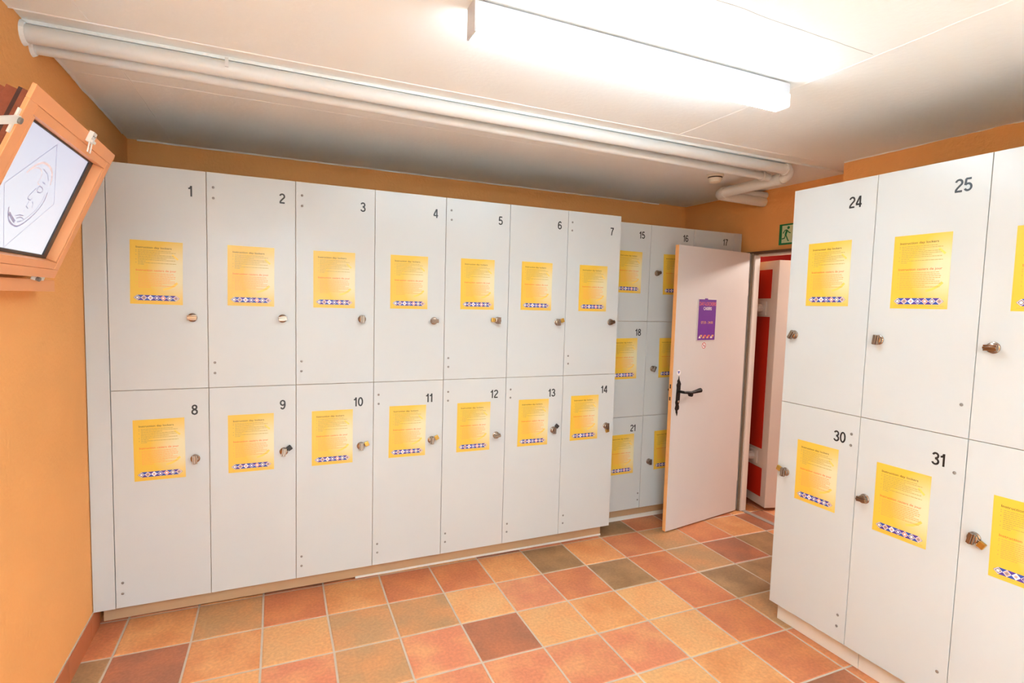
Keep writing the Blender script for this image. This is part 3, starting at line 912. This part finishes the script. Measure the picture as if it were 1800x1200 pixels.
ps = thing('door_sign', 'purple sign on the open door announcing day lockers and hours', 'sign', on_leaf(.334, 1.532, 0.0), ang)
MB().box(-.104, .100, -.004, 0, -.154, .150).build('backing', 'clear_plastic', ps, bevel=.001)
MB().box(-.096, .100, -.0055, -.004, -.147, .148).build('purple_board', 'purple_board', ps)
t1 = MB(); add_text(t1, 'DAY-LOCKERS', .026, .002, .104, -.0060, 0, .012, 'CENTER', .82); t1.build('title_text', 'print_orange', ps)
t1 = MB(); add_text(t1, 'CASIERS', .022, .002, .072, -.0060, 0, .018, 'CENTER', .86); t1.build('subtitle_text', 'print_white', ps)
t1 = MB(); add_text(t1, '07:30 - 24:00', .019, .002, -.028, -.0060, 0, .006, 'CENTER', .98); t1.build('hours_text', 'print_gold', ps)
dc = MB()
for i in range(4):
    cx = -.066 + .044 * i
    dc.flat([(cx - .022, -.134), (cx + .006, -.134), (cx - .008, -.114)], -.0060, [0, 1, 1, 0][i])
    dc.flat([(cx - .004, -.110), (cx + .022, -.110), (cx + .010, -.130)], -.0061, [1, 2, 2, 1][i])
dc.build('triangle_band', ['print_white', 'print_gold', 'print_orange'], ps)
MB().box(-.03, .0, -.007, -.004, .148, .156).build('hanger_clip', 'purple_board', ps)
st = thing('sticker', 'round red and white no smoking sticker under the purple sign', 'sticker', on_leaf(.321, 1.344, 0.0), ang)
MB().flat([(.024 * math.cos(2 * PI * k / 24), .024 * math.sin(2 * PI * k / 24)) for k in range(24)], -.0006).build('white_disc', 'print_white', st)
rg = MB(); rg.ribbon([(.0205 * math.cos(2 * PI * k / 28), .0205 * math.sin(2 * PI * k / 28)) for k in range(28)], .005, -.0009, 0, True)
rg.ribbon([(-.013, .013), (.013, -.013)], .0045, -.0009)
rg.build('red_ring', 'print_red', st)
cg = MB(); cg.ribbon([(-.010, -.003), (.011, -.003)], .004, -.0008); cg.ribbon([(.008, .0), (.005, .006), (.009, .010)], .002, -.0008)
cg.build('cigarette', 'black_vinyl', st)
st = thing('sticker', 'small white sticker with a blue downward mark above the door handle', 'sticker', on_leaf(.060, 1.157, 0.0), ang)
MB().flat([(.020 * math.cos(2 * PI * k / 24), .020 * math.sin(2 * PI * k / 24)) for k in range(24)], -.0006).build('white_disc', 'print_white', st)
tr = MB(); tr.flat([(-.013, .010), (-.002, -.013), (.002, .010)], -.0009); tr.flat([(.004, .010), (.001, -.010), (.013, .010)], -.0009)
tr.build('blue_mark', 'print_blue', st)

# ================================================================== WALL DISPLAY (screen in a tilted wooden frame)
BO = Vector((0.4542, -0.66080, 1.66130))
tilt = math.atan2(0.38416, 0.92327)
wd = thing('wall_display', 'screen showing a moon face in a tilted orange wooden frame', 'screen', BO)
# local frame: x along world +y (to the right as seen), z up the tilted face, -y out of the face
wd.rotation_euler = (Matrix.Rotation(PI / 2, 3, 'Z') @ Matrix.Rotation(tilt, 3, 'X')).to_euler()
FW, FH = 0.712, 0.477
x0, x1 = -FW, 0.0
ix0, ix1, iz0, iz1 = -.645, -.060, .057, .413
f1 = MB()
T_ = .010
for q in ((x0, x1, 0, iz0 - .026), (x0, x1, iz1 + .026, FH), (x0, ix0 - .018, iz0 - .026, iz1 + .026), (ix1 + .018, x1, iz0 - .026, iz1 + .026)):
    f1.box(q[0], q[1], 0, T_, q[2], q[3])
f1.build('outer_frame', 'orange_wood', wd, bevel=.0015)
f2 = MB()
for q in ((ix0 - .018, ix1 + .018, iz0 - .026, iz0), (ix0 - .018, ix1 + .018, iz1, iz1 + .026), (ix0 - .018, ix0, iz0, iz1), (ix1, ix1 + .018, iz0, iz1)):
    f2.box(q[0] + .0008, q[1] - .0008, .0004, .046, q[2] + .0008, q[3] - .0008)
f2.build('inner_frame', 'orange_wood', wd, bevel=.001)
bz = MB()
sx0, sx1, sz0, sz1 = ix0 + .030, ix1 - .032, iz0 + .010, iz1 - .005
for q in ((ix0, ix1, iz0, sz0), (ix0, ix1, sz1, iz1), (ix0, sx0, sz0, sz1), (sx1, ix1, sz0, sz1)):
    bz.box(q[0], q[1], .029, .045, q[2], q[3])
bz.build('bezel', 'black_bezel', wd)
sc_ = MB().box(sx0, sx1, .034, .045, sz0, sz1).build('screen', 'screen_glow', wd)
MOON = [
    ([(-0.368,0.395),(-0.545,0.234),(-0.377,0.068),(-0.192,0.235),(-0.368,0.395)],.0026),
    ([(-0.460,0.284),(-0.443,0.303),(-0.422,0.319),(-0.394,0.330),(-0.358,0.331),(-0.322,0.323),(-0.299,0.307),(-0.283,0.283)],0.007),
    ([(-0.277,0.260),(-0.271,0.231),(-0.282,0.200),(-0.305,0.172),(-0.332,0.150),(-0.361,0.136),(-0.394,0.137),(-0.426,0.147),(-0.448,0.164),(-0.461,0.181)],0.005),
    ([(-0.288,0.253),(-0.285,0.229),(-0.297,0.197),(-0.323,0.172),(-0.348,0.154)],0.002),
    ([(-0.460,0.284),(-0.440,0.300),(-0.406,0.311),(-0.376,0.305),(-0.366,0.289),(-0.370,0.273),(-0.351,0.269)],0.0028),
    ([(-0.376,0.315),(-0.334,0.307),(-0.309,0.291)],0.002),
    ([(-0.361,0.257),(-0.375,0.239),(-0.382,0.222),(-0.361,0.219),(-0.355,0.227)],0.0028),
    ([(-0.364,0.214),(-0.369,0.199),(-0.350,0.194)],0.0028),
    ([(-0.346,0.218),(-0.331,0.210),(-0.328,0.200)],0.002),
    ([(-0.367,0.186),(-0.367,0.179)],0.002),
    ([(-0.402,0.163),(-0.381,0.169),(-0.355,0.170)],0.003),
    ([(-0.390,0.157),(-0.370,0.164),(-0.345,0.161)],0.003),
    ([(-0.375,0.148),(-0.353,0.154)],0.003),
    ([(-0.353,0.253),(-0.347,0.266),(-0.319,0.262),(-0.319,0.252),(-0.339,0.248),(-0.353,0.253)],0.003),
    ([(-0.446,0.166),(-0.420,0.156),(-0.389,0.146)],0.009),
    ([(-0.341,0.281),(-0.319,0.278)],0.003)]
def smooth_line(p, n=5):
    if len(p) < 4 or p[0] == p[-1] and len(p) < 6:
        return p
    q = [p[0]] + list(p) + [p[-1]]
    out = []
    for i in range(1, len(q) - 2):
        a, b, c_, d_ = q[i - 1], q[i], q[i + 1], q[i + 2]
        for k in range(n):
            t = k / n
            out.append(tuple(.5 * (2 * b[m] + (c_[m] - a[m]) * t + (2 * a[m] - 5 * b[m] + 4 * c_[m] - d_[m]) * t * t + (3 * b[m] - a[m] - 3 * c_[m] + d_[m]) * t ** 3) for m in (0, 1)))
    return out + [p[-1]]
mo = MB()
for i, (pts, wd_) in enumerate(MOON):
    mo.ribbon(smooth_line(pts) if i else pts, wd_, .0335 - .00003 * i, 1 if i in (1, 4) else 0)
mo.build('moon_logo', ['screen_logo', 'screen_logo_warm'], sc_)
# stepped brown cabinet sides behind the frame
for k, (ua, y0_, y1_, vt, va, m_) in enumerate(((-.700, .0102, .0145, .470, .0, 'black_bezel'), (-.675, .0145, .022, .455, .0, 'dark_brown'), (-.680, .022, .033, .458, .0, 'brown_wood'), (-.6675, .033, .046, .460, .03, 'dark_brown'), (-.650, .046, .075, .455, .08, 'brown_wood'), (-.610, .075, .12, .452, .18, 'brown_wood'))):
    MB().box(ua, -.03 if k > 3 else (-.663 if k < 3 else -.6605), y0_ + .0003 + (.0005 if k == 4 else 0), y1_, va, vt).build('cabinet_side', m_, wd)
def catch(label, u, v, ang_, parent):
    b = MB()
    R_ = Matrix.Translation((u, 0, v)) @ Matrix.Rotation(ang_, 4, 'Y')
    b.box(-.016, .016, -.012, 0, .006, .040, 0, R_)
    b.box(-.016, .016, -.018, -.012, .008, .016, 0, R_)
    b.tube([R_ @ Vector(p) for p in ((-.013, -.010, .008), (-.013, -.016, -.022), (.013, -.016, -.022), (.013, -.010, .008))], .0022, 8, 0)
    for x_ in (-.008, .006):
        b.lathe([(.0028, 0), (.0028, .0015)], R_ @ Vector((x_, -.012, .028)), R_.to_3x3() @ Vector((0, -1, 0)), 8, 1)
    o = b.build('toggle_catch', ['seal_strip', 'screw_grey'], parent, bevel=.001)
    o['label'] = label
catch('cream metal catch', -.292, .442, 0.0, wd)
lt = MB().box(-.13, -.050, .010, .022, -.016, -.0005).lathe([(.007, 0), (.007, .012)], (-.122, .01, -.009), (0, -1, 0), 12, 1)
lt.build('toggle_catch', ['seal_strip', 'screw_grey'], wd, bevel=.002)
sb = MB()
sb.prism([(-.86, .322), (-.708, .374), (-.712, .392), (-.725, .390), (-.86, .340)], -.002, .003)
sb.box(-.722, -.700, .004, .009, .345, .408)
sb.tube([(-.852, 0, .333), (-.852, .24, .345)], .006, 10)
sb.lathe([(.008, 0), (.008, .006)], (-.718, -.002, .381), (0, -1, 0), 12, 1)
for v_ in (.356, .400):
    sb.lathe([(.003, 0), (.003, .002)], (-.708, .004, v_), (0, -1, 0), 10, 1)
sb.build('stay_arm', ['seal_strip', 'screw_grey'], wd, bevel=.001)
# wooden ledge on the wall under the frame
blk = MB().box(XL, .43, -1.50, -.578, 1.6155, 1.655)
blk.build('wall_ledge', 'orange_wood', None, bevel=.0015)
tag(bpy.data.objects['wall_ledge'], 'orange wooden ledge fixed to left wall under the tilted screen', 'ledge')

# small stub: white fleck and black rubber foot seen at the left kick board
tag(MB().lathe([(.010, 0), (.010, .012)], (1.325, .094, .098), (0, 0, -1), 14).build('rubber_foot', 'black_plastic'),
    'small black rubber foot under locker 10 at the kick board', 'foot')
